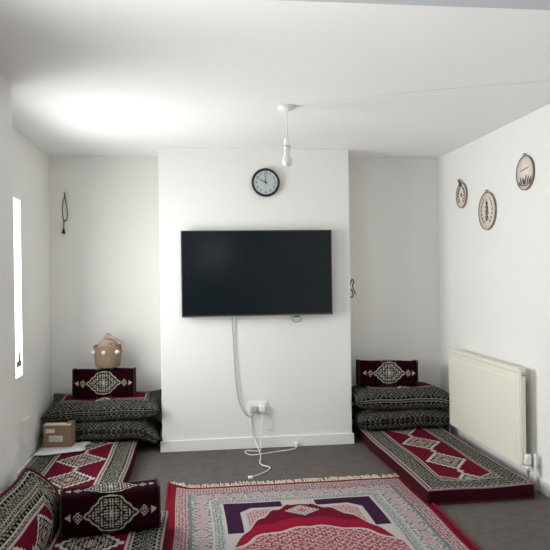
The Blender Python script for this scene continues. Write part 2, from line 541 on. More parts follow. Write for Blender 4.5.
box(bm, XN - .28, XN, YR, FY0, 0, H); box(bm, XN - .28, XN, FY1, YN, 0, H)
box(bm, XN - .28, XN, FY0, FY1, 0, FZ0); box(bm, XN - .28, XN, FY0, FY1, FZ1, H)
struct('wall_nib', bm, W_WALL, 'thicker white left wall nearer the viewer')
# behind the camera: wall on the right, deeper dim part on the left with a small window
bm = bmesh.new()
box(bm, 1.15, XR, YR, -1.3, 0, H)
struct('wall_front', bm, W_WALL, 'white wall behind the viewer')
bm = bmesh.new()
rx0, rx1, rz0, rz1 = 0.05, 0.62, 1.62, 2.15
box(bm, XN, rx0, YR - .2, YR, 0, H); box(bm, rx1, 1.15, YR - .2, YR, 0, H)
box(bm, rx0, rx1, YR - .2, YR, 0, rz0); box(bm, rx0, rx1, YR - .2, YR, rz1, H)
struct('wall_rear', bm, W_WALL, 'rear wall far behind the viewer')
struct('trim_1', B(XN, XR, 1.95, 2.20, 2.326, H, bev=0.004), BEAM, 'grey painted beam across the ceiling near the viewer')
struct('trim_2', T([(0.64, 3.80, H + .0030), (1.25, 3.495, H + .0030), (XR - .005, 3.165, H + .0030)], 0.0038, 8), plain('seam_grey', (.50, .50, .49), .9, .1), 'faint raised plaster seam across the ceiling', smooth=True)  # tinted darker than the ceiling so the seam shows as a line

def baseboard(name, x0, x1, y0, y1, lab):
    bm = B(x0, x1, y0, y1, 0, 0.088, bev=0.004)
    struct(name, bm, W_TRIM, lab)
t = 0.014
baseboard('baseboard_chimney', CX0 - t, CX1 + t, YC - t, YC, 'white skirting board along the chimney breast front')
baseboard('baseboard_right', XR - t, XR, -1.3, YB, 'white skirting board along the right wall')
baseboard('baseboard_left', XL, XL + t, YN, YB, 'white skirting board along the left wall')
baseboard('baseboard_nib', XN, XN + t, YR, YN, 'white skirting board along the thick left wall')
baseboard('baseboard_back', XL + t, CX0, YB - t, YB, 'white skirting board in the left alcove')
baseboard('baseboard_alcove', CX1, XR - t, YB - t, YB, 'white skirting board in the right alcove')

# window in the left wall
win = thing('window_1', 'bright white window in the left wall', 'window', (XL, (WY0 + WY1) / 2, WZ0))
win['kind'] = 'structure'
bm = bmesh.new()
wy = (WY1 - WY0) / 2; wz = WZ1 - WZ0
for (a, b_, c, d) in ((-wy, -wy + .05, 0, wz), (wy - .012, wy, 0, wz), (-wy + .05, wy - .012, 0, .012), (-wy + .05, wy - .012, wz - .05, wz), (-0.2, -0.15, .012, wz - .05)):
    box(bm, -0.045, 0.004, a, b_, c, d)
link('window_frame', bm, PLASTIC, win, False)
link('window_pane', B(-0.006, -0.001, -wy + .05, wy - .012, .012, wz - .05), GLASS, win, False)
bm = bmesh.new()
yh = 4.555 - (WY0 + WY1) / 2
box(bm, 0.000, 0.016, yh - .055, yh + .050, 0.085, 0.122, bev=0.004)
tube(bm, smoothpath([(0.010, yh, 0.115), (0.016, yh - .01, 0.145), (0.016, yh - .018, 0.185)], 6), lambda q: 0.014 - 0.006 * q, 8)
link('window_handle', bm, METAL, win)
# small rear window (only ever seen mirrored in the television)
w2 = thing('window_2', 'small rear window behind the viewer', 'window', (rx0, YR, rz0)); w2['kind'] = 'structure'
bm = bmesh.new(); a, c = rx1 - rx0, rz1 - rz0
for q in ((0, .04, 0, c), (a - .04, a, 0, c), (.04, a - .04, 0, .04), (.04, a - .04, c - .04, c)): box(bm, q[0], q[1], -.1, -.05, q[2], q[3])
link('window_frame', bm, PLASTIC, w2, False)
link('window_pane', B(.04, a - .04, -.08, -.075, .04, c - .04), GLASS, w2, False)

w3 = thing('fill_window', 'added unseen window for fill light in the thick left wall beside the viewer', 'window', (XN - .2, FY0, FZ0)); w3['kind'] = 'structure'  # window added out of view so fill light can enter from the side
bm = bmesh.new(); a, c = FY1 - FY0, FZ1 - FZ0
for q in ((0, .05, 0, c), (a - .05, a, 0, c), (a / 2 - .03, a / 2 + .03, .05, c - .05), (.05, a - .05, 0, .05), (.05, a - .05, c - .05, c)): box(bm, -.05, .0, q[0], q[1], q[2], q[3])
link('window_frame', bm, PLASTIC, w3, False)
link('window_pane', B(-.03, -.025, .05, a - .05, .05, c - .05), GLASS, w3, False)

# ------------------------------------------------------------------ television
TX0, TX1, TZ0, TZ1 = -0.1308, 1.0613, 1.0578, 1.7383
tw, thh = TX1 - TX0, TZ1 - TZ0
tv = thing('television', 'large black flat screen television mounted on the chimney breast', 'television', ((TX0 + TX1) / 2, YC, TZ0))
link('bezel', B(-tw / 2, tw / 2, -0.072, -0.045, 0, thh, bev=0.003), BEZEL, tv, False)
link('screen', B(-tw / 2 + .009, tw / 2 - .009, -0.0745, -0.066, .020, thh - .010), SCREEN, tv, False)
link('rear_housing', B(-tw / 2 + .12, tw / 2 - .12, -0.046, -0.018, .06, thh - .14, bev=0.006), BLACK, tv, False)
link('wall_mount', B(-.22, .22, -0.019, 0.0, .16, .42), METAL, tv, False)
o = link('lower_trim', B(-tw / 2, tw / 2, -0.0765, -0.070, 0.000, .007, bev=0.001), SILVER, tv, False); o['label'] = 'thin silver strip along the lower edge'
o = link('side_trim', B(-tw / 2 - .004, -tw / 2, -0.0745, -0.045, 0.000, thh, bev=0.001), SILVER, tv, False); o['label'] = 'thin silver strip on the left edge'
o = link('side_trim', B(tw / 2, tw / 2 + .004, -0.0745, -0.045, 0.000, thh, bev=0.001), SILVER, tv, False); o['label'] = 'thin silver strip on the right edge'
link('sensor_lug', B(.285, .335, -0.066, -0.050, -0.012, 0.001, bev=0.002), BLACK, tv, False)
tag(link('cable', T([(0.735, YC + .002, 1.074), (0.737, YC - .010, 1.035), (0.760, YC - .010, 1.006), (0.790, YC - .010, 1.004), (0.815, YC - .010, 1.030), (0.818, YC - .010, 1.074)], 0.0035, 6, smooth=8), CORD_G),
    'short thin grey cable loop hanging under the right of the television', 'cable')

# ------------------------------------------------------------------ wall clock
CZ = 2.122; CXc = 0.543; RC = 0.112
ck = thing('wall_clock', 'round white wall clock with black rim above the television', 'clock', (CXc, YC, CZ))
link('case', LA([(0, 0), (RC - .004, 0), (RC - .004, .026), (0, .026)], 48, M4=RX), BLACK, ck)
bm = bmesh.new(); torus(bm, RC - .008, 0.0105, RX, (0, -.026, 0), 56, 12); link('rim', bm, BLACK, ck)
link('dial', LA([(0, 0), (RC - .012, 0), (RC - .012, .003), (0, .003)], 48, M4=RX, origin=(0, -.026, 0)), CLOCK_F, ck, False)
def text_mesh(s, size, depth=0.0006):
    cu = bpy.data.curves.new('t', 'FONT'); cu.body = s; cu.size = size; cu.extrude = depth; cu.align_x = 'CENTER'; cu.align_y = 'CENTER'
    ob = bpy.data.objects.new('t', cu); COL.objects.link(ob)
    dg = bpy.context.evaluated_depsgraph_get()
    me = bpy.data.meshes.new_from_object(ob.evaluated_get(dg))
    bpy.data.objects.remove(ob); bpy.data.curves.remove(cu)
    return me
for k in range(1, 13):
    me = text_mesh(str(k), 0.030); me.materials.clear(); me.materials.append(INK)
    o = bpy.data.objects.new('numeral', me); COL.objects.link(o); o.parent = ck
    an = PI / 2 - k * PI / 6
    o.location = (0.076 * math.cos(an), -.0296, 0.076 * math.sin(an)); o.rotation_euler = (PI / 2, 0, 0)
def hand(name, an, ln, w, y):
    bm = bmesh.new(); d = Vector((math.cos(an), 0, math.sin(an))); s = Vector((-d.z, 0, d.x))
    P = [d * -.012 + s * w, d * -.012 - s * w, d * ln - s * w * .5, d * ln + s * w * .5]
    a_ = [bm.verts.new(p + Vector((0, y, 0))) for p in P]; b2 = [bm.verts.new(p + Vector((0, y - .0015, 0))) for p in P]
    bm.faces.new(a_); bm.faces.new(b2)
    for i in range(4): bm.faces.new((a_[i], a_[(i + 1) % 4], b2[(i + 1) % 4], b2[i]))
    link(name, bm, INK, ck, False)
hand('hour_hand', PI / 2 + math.radians(61), 0.052, 0.0042, -.0305)
hand('minute_hand', PI / 2 + math.radians(5), 0.070, 0.0028, -.0325)
link('centre_pin', LA([(0, 0), (.005, 0), (.005, .008), (0, .008)], 16, M4=RX, origin=(0, -.029, 0)), INK, ck)
bm = LA([(0, 0), (RC - .010, 0), (RC - .010, .001), (0, .001)], 40, M4=RX, origin=(0, -.0365, 0))
link('cover_glass', bm, GLASS, ck, False)

# ------------------------------------------------------------------ pendant lamp
pl = thing('pendant_lamp', 'bare white pendant bulb hanging from a ceiling rose', 'lamp', (0.540, 3.880, H))
link('ceiling_rose', LA([(0, 0), (.052, 0), (.052, -.012), (.046, -.020), (.022, -.027), (.010, -.034), (0, -.034)], 36), PLASTIC, pl)
link('flex', T([(0, 0, -.030), (0.0015, 0, -.10), (0, 0, -.195)], 0.0042, 8, smooth=4), CORD_W, pl)
link('lamp_holder', LA([(0, -.188), (.010, -.188), (.016, -.196), (.018, -.205), (.018, -.236), (.021, -.238), (.021, -.249), (.017, -.251), (.017, -.262), (0, -.262)], 28), PLASTIC, pl)
o = link('bulb_cap', LA([(.0125, -.2385), (.0225, -.2395), (.0225, -.2455), (.0125, -.2465)], 28), METAL, pl); o.name = 'retaining_ring'
link('bulb', LA([(0, -.258), (.0185, -.258), (.019, -.285), (.0215, -.300), (.029, -.316), (.0315, -.331), (.029, -.346), (.021, -.358), (.010, -.363), (0, -.364)], 32), BULB, pl)

# ------------------------------------------------------------------ embroidery hoops on the right wall
def hoop(y, z, rad, label, draw):
    h = thing('embroidery_hoop', label, 'wall decoration', (XR + .0015, y, z), (0, 0, 0), 'embroidery hoops on the right wall')
    link('fabric', LA([(0, .006), (rad - .004, .006), (rad - .004, .013), (0, .013)], 40, M4=RY), LINEN, h)
    bm = bmesh.new()
    O = 56
    lathe(bm, [(rad - .003, 0.0), (rad + .0025, 0.0), (rad + .0025, .017), (rad - .003, .017), (rad - .003, 0.0)], O, M4=RY)
    link('wooden_ring', bm, HOOPWOOD, h)
    bm = bmesh.new(); box(bm, -.022, -.004, -.010, .010, rad + .001, rad + .018, bev=.002)
    tube(bm, [(-.013, -.016, rad + .011), (-.013, .016, rad + .011)], .003, 8)
    link('clamp', bm, METAL, h)
    draw(h, rad)
    return h
def stroke(bm, pts, r=0.0030):
    # pts in (across towards the viewer = -y, up)
    P = smoothpath([(-.0135, -a, b) for a, b in pts], 5)
    tube(bm, P, r, 6, False)
def leaf(bm, a, b, an, ln, w):
    d = (math.cos(an), math.sin(an)); n = 8; L1 = []; R1 = []
    for i in range(n + 1):
        q = i / n; ww = w * math.sin(PI * min(1, q * 0.96 + .04)) ** .8
        c = (a + d[0] * ln * q, b + d[1] * ln * q)
        L1.append(bm.verts.new((-.0150, -(c[0] - d[1] * ww), c[1] + d[0] * ww))); R1.append(bm.verts.new((-.0150, -(c[0] + d[1] * ww), c[1] - d[0] * ww)))
    for i in range(n): bm.faces.new((L1[i], L1[i + 1], R1[i + 1], R1[i]))
    r = bmesh.ops.extrude_face_region(bm, geom=bm.faces[-n:])
    for v in [x for x in r['geom'] if isinstance(x, bmesh.types.BMVert)]: v.co.x += .002
def draw_right(h, R):
    bm = bmesh.new()
    for a, an, ln in ((-.055, 2.3, .04), (-.04, 1.9, .062), (-.018, 1.75, .055), (.005, 1.35, .07), (.028, 1.2, .06), (.045, .9, .065), (.0, 1.9, .045), (.06, .75, .04)):
        leaf(bm, a, -R * .72, an, ln, .0075)
    stroke(bm, [(-.06, -R * .66), (-.03, -R * .74), (.0, -R * .76), (.03, -R * .74), (.06, -R * .62)], .0035)
    link('leaf_stitching', bm, THREAD_G, h)
    bm = bmesh.new()
    stroke(bm, [(-.060, .016), (-.045, .024), (-.03, .018), (-.015, .026), (0, .022), (.015, .030), (.03, .026), (.05, .032)], .0022)
    link('line_stitching', bm, THREAD, h)
def draw_mid(h, R):
    bm = bmesh.new()
    for k, zc in enumerate((.055, .022, -.012, -.050)):
        w = (.014, .022, .026, .022)[k]
        stroke(bm, [(-w, zc + .012), (-w * .2, zc - .006), (w * .5, zc + .01), (w, zc - .008)], .0045)
        stroke(bm, [(-w * .8, zc - .014), (0, zc - .018), (w * .9, zc - .012)], .0040)
    stroke(bm, [(-.002, .085), (.002, .03), (-.002, -.07)], .0032)
    link('calligraphy_stitching', bm, THREAD, h)
    bm = bmesh.new()
    for s in (-1, 1):
        for k in range(7):
            an = 0.95 - k * .32
            leaf(bm, s * R * .68 * math.cos(an), R * .72 * math.sin(an), PI / 2 + s * .7, .022, .005)
        stroke(bm, [(s * R * .68 * math.cos(q), R * .74 * math.sin(q)) for q in (1.1, .6, 0, -.6, -1.1)], .0018)
    link('wreath_stitching', bm, THREAD_R, h)
def draw_left(h, R):
    bm = bmesh.new()
    for s in (-1, 1):
        stroke(bm, [(s * R * .72 * math.cos(q), R * .72 * math.sin(q)) for q in (1.0, .5, 0, -.5, -1.0)], .0035)
        for k in range(6):
            an = 0.9 - k * .36
            leaf(bm, s * R * .62 * math.cos(an), R * .66 * math.sin(an), PI / 2 + s * .9, .024, .006)
    link('wreath_stitching', bm, THREAD_R, h)
    bm = bmesh.new()
    stroke(bm, [(-.02, .02), (0, -.01), (.012, .02), (.02, -.02)], .0028)
    link('script_stitching', bm, THREAD, h)
    bm = bmesh.new()
    tube(bm, smoothpath([(-.018, .012, R + .022), (-.024, 0, R + .004), (-.020, -.006, R - .03)], 6), lambda q: .008 + .004 * q, 8)
    tube(bm, smoothpath([(-.018, .0, R + .012), (-.024, .022, R + .030), (-.022, .030, R + .012), (-.02, .006, R + .006)], 6), .0055, 8)
    o = link('ribbon_bow', bm, THREAD_G, h); o['label'] = 'dark ribbon knot at the top'
def draw_none(h, R):
    bm = bmesh.new(); stroke(bm, [(-.03, 0), (0, .01), (.03, 0)], .003); link('line_stitching', bm, THREAD, h)
hoop(5.040, 2.005, 0.100, 'small embroidery hoop with a dark ribbon knot on top, nearest the alcove', draw_left)
hoop(4.575, 1.835, 0.138, 'embroidery hoop with dark vertical calligraphy, lowest of the hoops', draw_mid)
hoop(4.010, 2.028, 0.110, 'embroidery hoop with grey leaves along its lower edge', draw_right)
hoop(3.590, 2.230, 0.100, 'embroidery hoop cut off by the right edge of the photo', draw_none)

# ------------------------------------------------------------------ prayer beads and hook
pb = thing('prayer_beads', 'dark prayer beads hanging on the left alcove wall', 'beads', (-1.098, YB, 2.09))
link('nail', T([(0, 0.0, 0), (0, -.022, .004)], .003, 8), METAL, pb)
bm = bmesh.new()
loop = [(0, 0), (.004, -.03), (-.010, -.075), (-.016, -.13), (-.014, -.19), (-.004, -.232), (.012, -.232), (.022, -.20), (.022, -.15), (.014, -.09), (.006, -.04)]
pts = smoothpath([(a, -.014, b) for a, b in loop], 7, True)
tube(bm, pts, .0022, 6, True)
acc = 0; last = pts[0]
for p in pts:
    acc += (p - last).length; last = p
    if acc > 0.0105:
        acc = 0; bmesh.ops.create_icosphere(bm, subdivisions=1, radius=.0062, matrix=Matrix.Translation(p))
link('bead_loop', bm, BEAD, pb)
bm = bmesh.new()
tube(bm, [(-.006, -.014, -.232), (-.008, -.014, -.275), (-.009, -.014, -.305)], .0042, 8)
tube(bm, [(-.009, -.014, -.300), (-.009, -.014, -.318), (-.010, -.014, -.340)], lambda q: .007 + .010 * q, 10)
link('tassel', bm, BEAD, pb)

hk = thing('wall_hook', 'small grey metal hook at the right edge of the chimney breast', 'hook', (CX1, 5.235, 1.26))
link('hook_plate', B(0, .006, -.016, .016, -.060, .075, bev=.002), METAL, hk, False)
bm = bmesh.new()
tube(bm, smoothpath([(.004, 0, .030), (.026, 0, .076), (.040, 0, .058), (.030, 0, .028), (.036, 0, .0), (.056, 0, -.050)], 6), lambda q: .0065 - .002 * q, 8)
tube(bm, smoothpath([(.004, 0, .000), (.026, 0, -.016), (.034, 0, -.050), (.022, 0, -.070), (.004, 0, -.060)], 6), .0055, 8)
link('prong', bm, plain('dark_metal', (0.10, 0.10, 0.09), .4, .5, .7), hk)

# ------------------------------------------------------------------ radiator
RXF, RXB, RY0, RY1, RZ0, RZ1 = 2.022, 2.066, 3.925, 5.120, 0.145, 0.766
rd = thing('radiator', 'cream white panel radiator mounted low on the right wall', 'radiator', (RXF, RY0, 0))
d = RXB - RXF; ln = RY1 - RY0
bm = bmesh.new(); box(bm, 0.0, .009, 0.012, ln - .012, RZ0, RZ1 - .028, bev=.003)
box(bm, -.003, .006, 0.05, ln - .05, RZ0 + .035, RZ1 - .075, bev=.003)
link('front_panel', bm, RAD, rd, False)
bm = bmesh.new()
for k in range(34):
    yy = .03 + k * (ln - .06) / 33
    box(bm, .0095, d - .0105, yy - .004, yy + .004, RZ0 + .03, RZ1 - .03)
link('convector_fins', bm, RAD, rd, False)
link('back_panel', B(d - .010, d, .012, ln - .012, RZ0, RZ1 - .008, bev=.004), RAD, rd, False)
bm = bmesh.new()
box(bm, -.002, .012, .006, ln - .006, RZ1 - .026, RZ1, bev=.003); box(bm, d - .012, d + .002, .006, ln - .006, RZ1 - .022, RZ1, bev=.003)
for k in range(40):
    yy = .012 + k * (ln - .024) / 39
    box(bm, .011, d - .011, yy - .008, yy + .008, RZ1 - .010, RZ1 - .006)
link('top_grille', bm, RAD, rd, False)
for (ya, yb) in ((0.0, .012), (ln - .012, ln)):
    link('end_cover', B(0.004, d - .008, ya, yb, RZ0 + .01, RZ1 - .006, bev=.003), RAD, rd, False)
link('air_vent', LA([(0, 0), (.011, 0), (.011, .008), (.005, .010), (.005, .016), (0, .016)], 16, M4=RX, origin=(.020, .001, RZ1 - .035)), METAL, rd)
for k, yy in enumerate((.14, ln - .14)):
    link('bracket', B(d, XR - RXF, yy - .02, yy + .02, RZ0 + .1, RZ1 - .1), METAL, rd, False)
bm = bmesh.new()
lathe(bm, [(0, .0), (.018, .0), (.021, .01), (.021, .055), (.018, .068), (0, .07)], 24, origin=(.028, -.036, .165))
lathe(bm, [(0, 0), (.013, 0), (.013, .034), (0, .034)], 20, M4=RX, origin=(.028, -.002, .172))
lathe(bm, [(0, 0), (.016, 0), (.016, .03), (.011, .034), (0, .034)], 20, origin=(.028, -.036, .130))
o = link('valve', bm, PLASTIC, rd); o['label'] = 'white thermostatic valve cap at the near lower corner'
link('supply_pipe', T([(.028, -.036, .132), (.028, -.036, .0)], .0085, 10), COPPER, rd)
link('supply_pipe', T([(.068, -.052, .235), (.068, -.052, .0)], .010, 10), W_TRIM, rd)
bm = bmesh.new()
lathe(bm, [(0, 0), (.013, 0), (.013, .03), (0, .03)], 20, M4=Matrix.Rotation(-PI / 2, 4, 'X'), origin=(.02, ln + .002, .178))
lathe(bm, [(0, 0), (.014, 0), (.016, .01), (.016, .05), (0, .055)], 20, origin=(.02, ln + .030, .150))
link('valve', bm, PLASTIC, rd)
link('supply_pipe', T([(.02, ln + .030, .155), (.02, ln + .030, 0)], .008, 10), COPPER, rd)

# ------------------------------------------------------------------ sockets, plugs, cables
def socket(name, loc, rotz, w, h_, dep, label, cat='socket', twin=True):
    s = thing(name, label, cat, loc, (0, 0, rotz))
    link('face_plate', B(-w / 2, w / 2, -dep, 0, -h_ / 2, h_ / 2, bev=.003), PLASTIC, s, False)
    for sx in ((-.25, .25) if twin else (0,)):
        link('rocker_switch', B(sx * w - .008, sx * w + .008, -dep - .003, -dep + .002, h_ * .18, h_ * .34, bev=.001), W_TRIM, s, False)
    return s
socket('wall_socket', (0.455, YC, 0.327), 0, 0.148, 0.088, 0.012, 'white double wall socket with plugs, low on the chimney breast')
def plug(x, z, label, mat):
    p = thing('power_plug', label, 'plug', (x, YC - .012, z))
    bm = bmesh.new(); box(bm, -.025, .025, -.032, 0, -.024, .026, bev=.007); link('plug_body', bm, mat, p)
    link('strain_relief', T([(0, -.018, -.020), (0, -.020, -.046)], lambda q: .007 - .002 * q, 10), mat, p)
plug(.420, .318, 'pale grey power plug in the left of the double socket', plain('light_grey_plastic', (.50, .50, .49), .4))
plug(.492, .318, 'white power plug in the right of the double socket', PLASTIC)
tag(link('cable', T([(0.262, YC - .03, 1.066), (0.262, YC - .012, 1.0), (0.272, YC - .010, .80), (0.282, YC - .010, .58), (0.300, YC - .010, .42), (0.330, YC - .012, .325), (0.368, YC - .014, .268), (0.402, YC - .020, .252), (0.420, YC - .032, .271)], 0.0034, 8, smooth=8), CORD_G),
    'grey television cable running down the wall to the socket', 'cable')
tag(link('cable', T([(0.285, YC - .03, 1.066), (0.285, YC - .006, .98), (.298, YC - .005, .75), (.312, YC - .005, .55), (.330, YC - .005, .41), (.37, YC - .005, .375), (.385, YC - .006, .362)], 0.002, 6, smooth=8), CORD_W),
    'thin white cable beside the grey one down the wall', 'cable')
tag(link('cable', T([(0.492, YC - .032, .270), (.486, YC - .045, .22), (.480, YC - .05, .14), (.472, YC - .06, .06), (.465, YC - .10, .008), (.41, YC - .11, .006), (.355, YC - .09, .006), (.345, YC - .155, .006), (.39, YC - .22, .006), (.48, YC - .20, .006), (.56, YC - .17, .006), (.68, YC - .13, .006), (.752, YC - .08, .006), (.762, YC - .035, .010)], 0.0042, 8, smooth=8), CORD_W),
    'white cable falling from the right plug and looping along the skirting board', 'cable')
tag(link('cable_end', B(.748, .776, YC - .040, YC - .016, .001, .036, bev=.005), PLASTIC), 'small white adapter against the skirting board', 'adapter')
tag(link('cable', T([(.405, YC - .006, .27), (.398, YC - .012, .20), (.405, YC - .02, .12), (.43, YC - .035, .07), (.442, YC - .10, .034), (.450, YC - .20, .026), (.448, YC - .30, .006), (.43, YC - .42, .006), (.445, YC - .50, .006), (.49, YC - .56, .006), (.46, YC - .64, .006), (.40, YC - .71, .006), (.345, YC - .755, .006)], 0.0042, 8, smooth=8), CORD_W),
    'white cable trailing across the carpet towards the rug', 'cable')
tag(link('cable', T([(.510, YC - .018, .295), (.545, YC - .008, .270), (.572, YC + .001, .22), (.570, YC - .010, .165), (.545, YC - .012, .150), (.520, YC - .012, .162)], 0.003, 8, smooth=8), CORD_W),
    'thin white cable curl on the wall beside the socket', 'cable')
bm = B(.318, .350, YC - .785, YC - .752, .0, .014, bev=.004)
tag(link('cable_end', bm, PLASTIC), 'small white connector at the end of the trailing cable', 'connector')

s = socket('wall_box', (XL, 4.70, 0.325), PI / 2, 0.135, 0.165, 0.030, 'tall white plastic socket box low on the left wall under the window', twin=False)
s = socket('wall_socket', (XN, 3.125, 0.715), PI / 2, 0.13, 0.088, 0.016, 'white socket cut off by the left edge of the photo')

# ------------------------------------------------------------------ seating
MAT_FAB = carpet_fabric('mattress_fabric', 0.66, 1.80, bw=0.155, period=0.47, mh=0.145, phase=0.125)
MAT_FAB_L = carpet_fabric('mattress_fabric_left', 0.69, 1.90, bw=0.165, period=0.44, mh=0.165, phase=0.10)
BACK_FAB = carpet_fabric('backrest_fabric', 0.58, 1.05, bw=0.180, period=0.36, mh=0.105, hexk=1.4, dark=2.2, light=1.15, twin=True)
BAND = band_fabric('border_strip_fabric')
BOLS = bolster_fabric('bolster_fabric')

def mattress(name, loc, rotz, W, L, Hh, fab, label, ph=0.0, bend=0.0):
    m = thing(name, label, 'mattress', loc, (0, 0, rotz), 'patterned floor mattresses')
    def df(p):
        q = p.copy(); k = p.z / Hh
        q.z += k * wob(p, 0.004, 6, ph)
        q.x += bend * (p.y / L * 2) ** 2 + 0.004 * math.sin(p.y * 6 + ph) * (1 if p.x > 0 else -1)
        s = math.sin(PI * min(1, max(0, k)))
        q.x += (0.008 * s) * (1 if p.x > 0 else -1) if abs(p.x) > W * .45 else 0
        q.y += (0.006 * s) * (1 if p.y > 0 else -1) if abs(p.y) > L * .48 else 0
        return q
    bm = soft_box(W, L, Hh, 0.016, (14, 36, 3), df, lambda k: 0 if k == 'top' else 1)
    link('cover', bm, [fab, MAR_SIDE], m)
    link('piping', T(rect_path(W / 2 - .002, L / 2 - .002, Hh - .007, n=30, deform=df), .0055, 7, True), PIPE_PINK, m)
    link('piping', T(rect_path(W / 2 - .001, L / 2 - .001, .010, n=30, deform=df), .0055, 7, True), PIPE_RED, m)
    return m
# right mattress, seen along its length under the radiator
mattress('floor_mattress', (1.657, 4.640, 0), 0.020, 0.66, 1.80, 0.100, MAT_FAB, 'maroon and grey patterned floor mattress below the radiator', 0.3, 0.0)
# far left, near left
mattress('floor_mattress', (-0.840, 4.585, 0), 0.0, 0.69, 1.86, 0.100, MAT_FAB_L, 'patterned floor mattress along the left wall, under the cardboard box', 1.1)
mattress('floor_mattress', (-0.540, 2.655, 0), 0.0, 0.70, 1.90, 0.105, MAT_FAB_L, 'nearest floor mattress, at the lower left edge, under the bolster', 2.0)

def cushion(loc, rot, W, D, Hh, label, ph, lift=None, fab=None):
    c = thing('floor_cushion', label, 'cushion', loc, rot, 'large patterned cushions stacked in the alcoves')
    def df(p):
        q = p.copy()
        q.z += wob(p, .006, 9, ph)
        if lift: q = lift(q)
        return q
    bm, seam, ul, vl = pillow(W, D, Hh, df)
    link('cover', bm, fab, c)
    link('piping', T(seam, .006, 7, True), PIPE_DARK, c)
    return c
CUSH = carpet_fabric('cushion_fabric', 0.98, 0.60, bw=0.150, period=0.60, mh=0.16, hexk=2.2, light=0.62)
CUSH_R = carpet_fabric('cushion_fabric_right', 0.92, 0.60, bw=0.170, period=0.60, mh=0.16, hexk=2.2, light=0.58)
def lift_low(q):
    if q.x > .28: q.z -= 0.065 * min(1, (q.x - .28) / .13) ** 1.5
    return q
def lift_up(q):
    cx = min(1, abs(q.x) / .44) ** 6
    back = max(0, q.y + .02) / .24
    q.z += .055 * cx * back + .012 * back
    if q.x < -.3: q.z -= .03 * ((-q.x - .3) / .15) * (1 - back)
    return q
cushion((-0.762, 5.345, 0.104), (0, 0, 0), 0.885, 0.46, 0.170, 'patterned grey cushion at the bottom of the left alcove stack, resting on the mattress', 0.2, lift_low, CUSH)
cushion((-0.758, 5.340, 0.257), (0, 0, 0), 0.885, 0.47, 0.170, 'patterned grey cushion with raised corners on top of the left alcove stack, under the bolster', 1.7, lift_up, CUSH)
cushion((1.660, 5.335, 0.102), (0, 0, 0), 0.80, 0.46, 0.165, 'patterned grey cushion at the bottom of the right alcove stack', 2.4, None, CUSH_R)
def lift_r(q):
    if q.x > .25: q.z -= 0.04 * min(1, (q.x - .25) / .15)
    return q
cushion((1.668, 5.330, 0.258), (0, 0, 0), 0.845, 0.46, 0.185, 'patterned grey cushion on top of the right alcove stack, under the dark bolster', 3.3, lift_r, CUSH_R)

def bolster(loc, rot, L, D, Hh, label, ph, fab=BOLS):
    b_ = thing('armrest_bolster', label, 'bolster cushion', loc, rot, 'dark maroon bolsters with a medallion')
    def df(p):
        q = p.copy()
        f = 1 + 0.10 * math.cos(p.x / L * PI) * math.sin(min(1, max(0, p.z / Hh)) * PI)
        q.y *= f; q.z = Hh / 2 + (q.z - Hh / 2) * (1 + 0.03 * math.cos(p.x / L * PI)) + .003 * math.sin(p.x * 22 + ph)
        ex = abs(p.x) / (L / 2)
        if ex > .93 and p.z > Hh * .8: q.z += .006
        q.z = max(q.z, 0.0)
        return q
    bm = soft_box(L, D, Hh, 0.030, (20, 6, 8), df, lambda k: 1 if k in ('left', 'right') else 0)
    link('cover', bm, [fab, MAR_DARK], b_)
    for sx in (-1, 1):
        link('piping', T(rect_path(D / 2 - .006, Hh / 2 - .006, 0, n=8, deform=lambda p: df(Vector((sx * (L / 2 - .004), p.x, p.z + Hh / 2))), plane='xz'), .0055, 7, True), PIPE_DARK, b_)
    return b_
bolster((-0.760, 5.340, 0.425), (math.radians(-6), 0, math.radians(0)), 0.480, 0.150, 0.222, 'dark maroon medallion bolster on the left alcove stack, carrying the basket', 0.4)
bolster((1.565, 5.330, 0.442), (math.radians(-6), math.radians(1.5), math.radians(-2)), 0.500, 0.140, 0.205, 'dark maroon medallion bolster on the right alcove stack', 1.0)
bolster((-0.460, 3.385, 0.110), (math.radians(-2), 0, math.radians(9)), 0.485, 0.185, 0.205, 'dark maroon medallion bolster standing on the nearest mattress, lower left', 2.0)

# backrest cushion leaning on the thick left wall
bc = thing('backrest_cushion', 'patterned backrest cushion leaning on the left wall at the photo edge', 'cushion', (-0.832, 2.930, 0.109), (0, 0, math.radians(-2)))
BL = 1.05
PR = smoothpath([(-.085, .292, 0), (-.030, .268, 0), (.040, .222, 0), (.082, .180, 0), (.103, .125, 0), (.108, .060, 0), (.100, .0, 0)], 4)      # cloth side: ridge -> front foot
PB = [(.05, .0), (0, 0), (-.06, 0), (-.112, .0), (-.116, .10), (-.114, .20), (-.105, .275)]
arc = [0.0]
for i in range(1, len(PR)): arc.append(arc[-1] + (PR[i] - PR[i - 1]).length)
PRO = [(q.x, q.y) for q in PR] + PB
def dback(x, z, y, k):
    yy = y / (BL / 2)
    lump = .010 * math.cos(yy * PI / 2) * math.sin(min(1, z / .28) * PI)
    cx, cz = -.005, .12
    x, z = cx + (x - cx) * k, cz + (z - cz) * k if z > .02 else max(z, 0)
    x *= .88
    z2 = z + (.016 * abs(yy) ** 8 + .004 * math.sin(y * 15)) * (z / .29)
    return Vector((x + (lump if x > 0 else 0), y, max(0, z2)))
st = [(-BL / 2, .90), (-BL / 2 + .008, .96), (-BL / 2 + .025, 1.0)] + [(-BL / 2 + .025 + (BL - .05) * i / 30, 1.0) for i in range(1, 30)] + [(BL / 2 - .025, 1.0), (BL / 2 - .008, .96), (BL / 2, .90)]
bm = bmesh.new(); lay = bm.loops.layers.uv.verify()
rings = [[bm.verts.new(dback(x, z, y, k)) for x, z in PRO] for y, k in st]
nP, nR = len(PRO), len(PR)
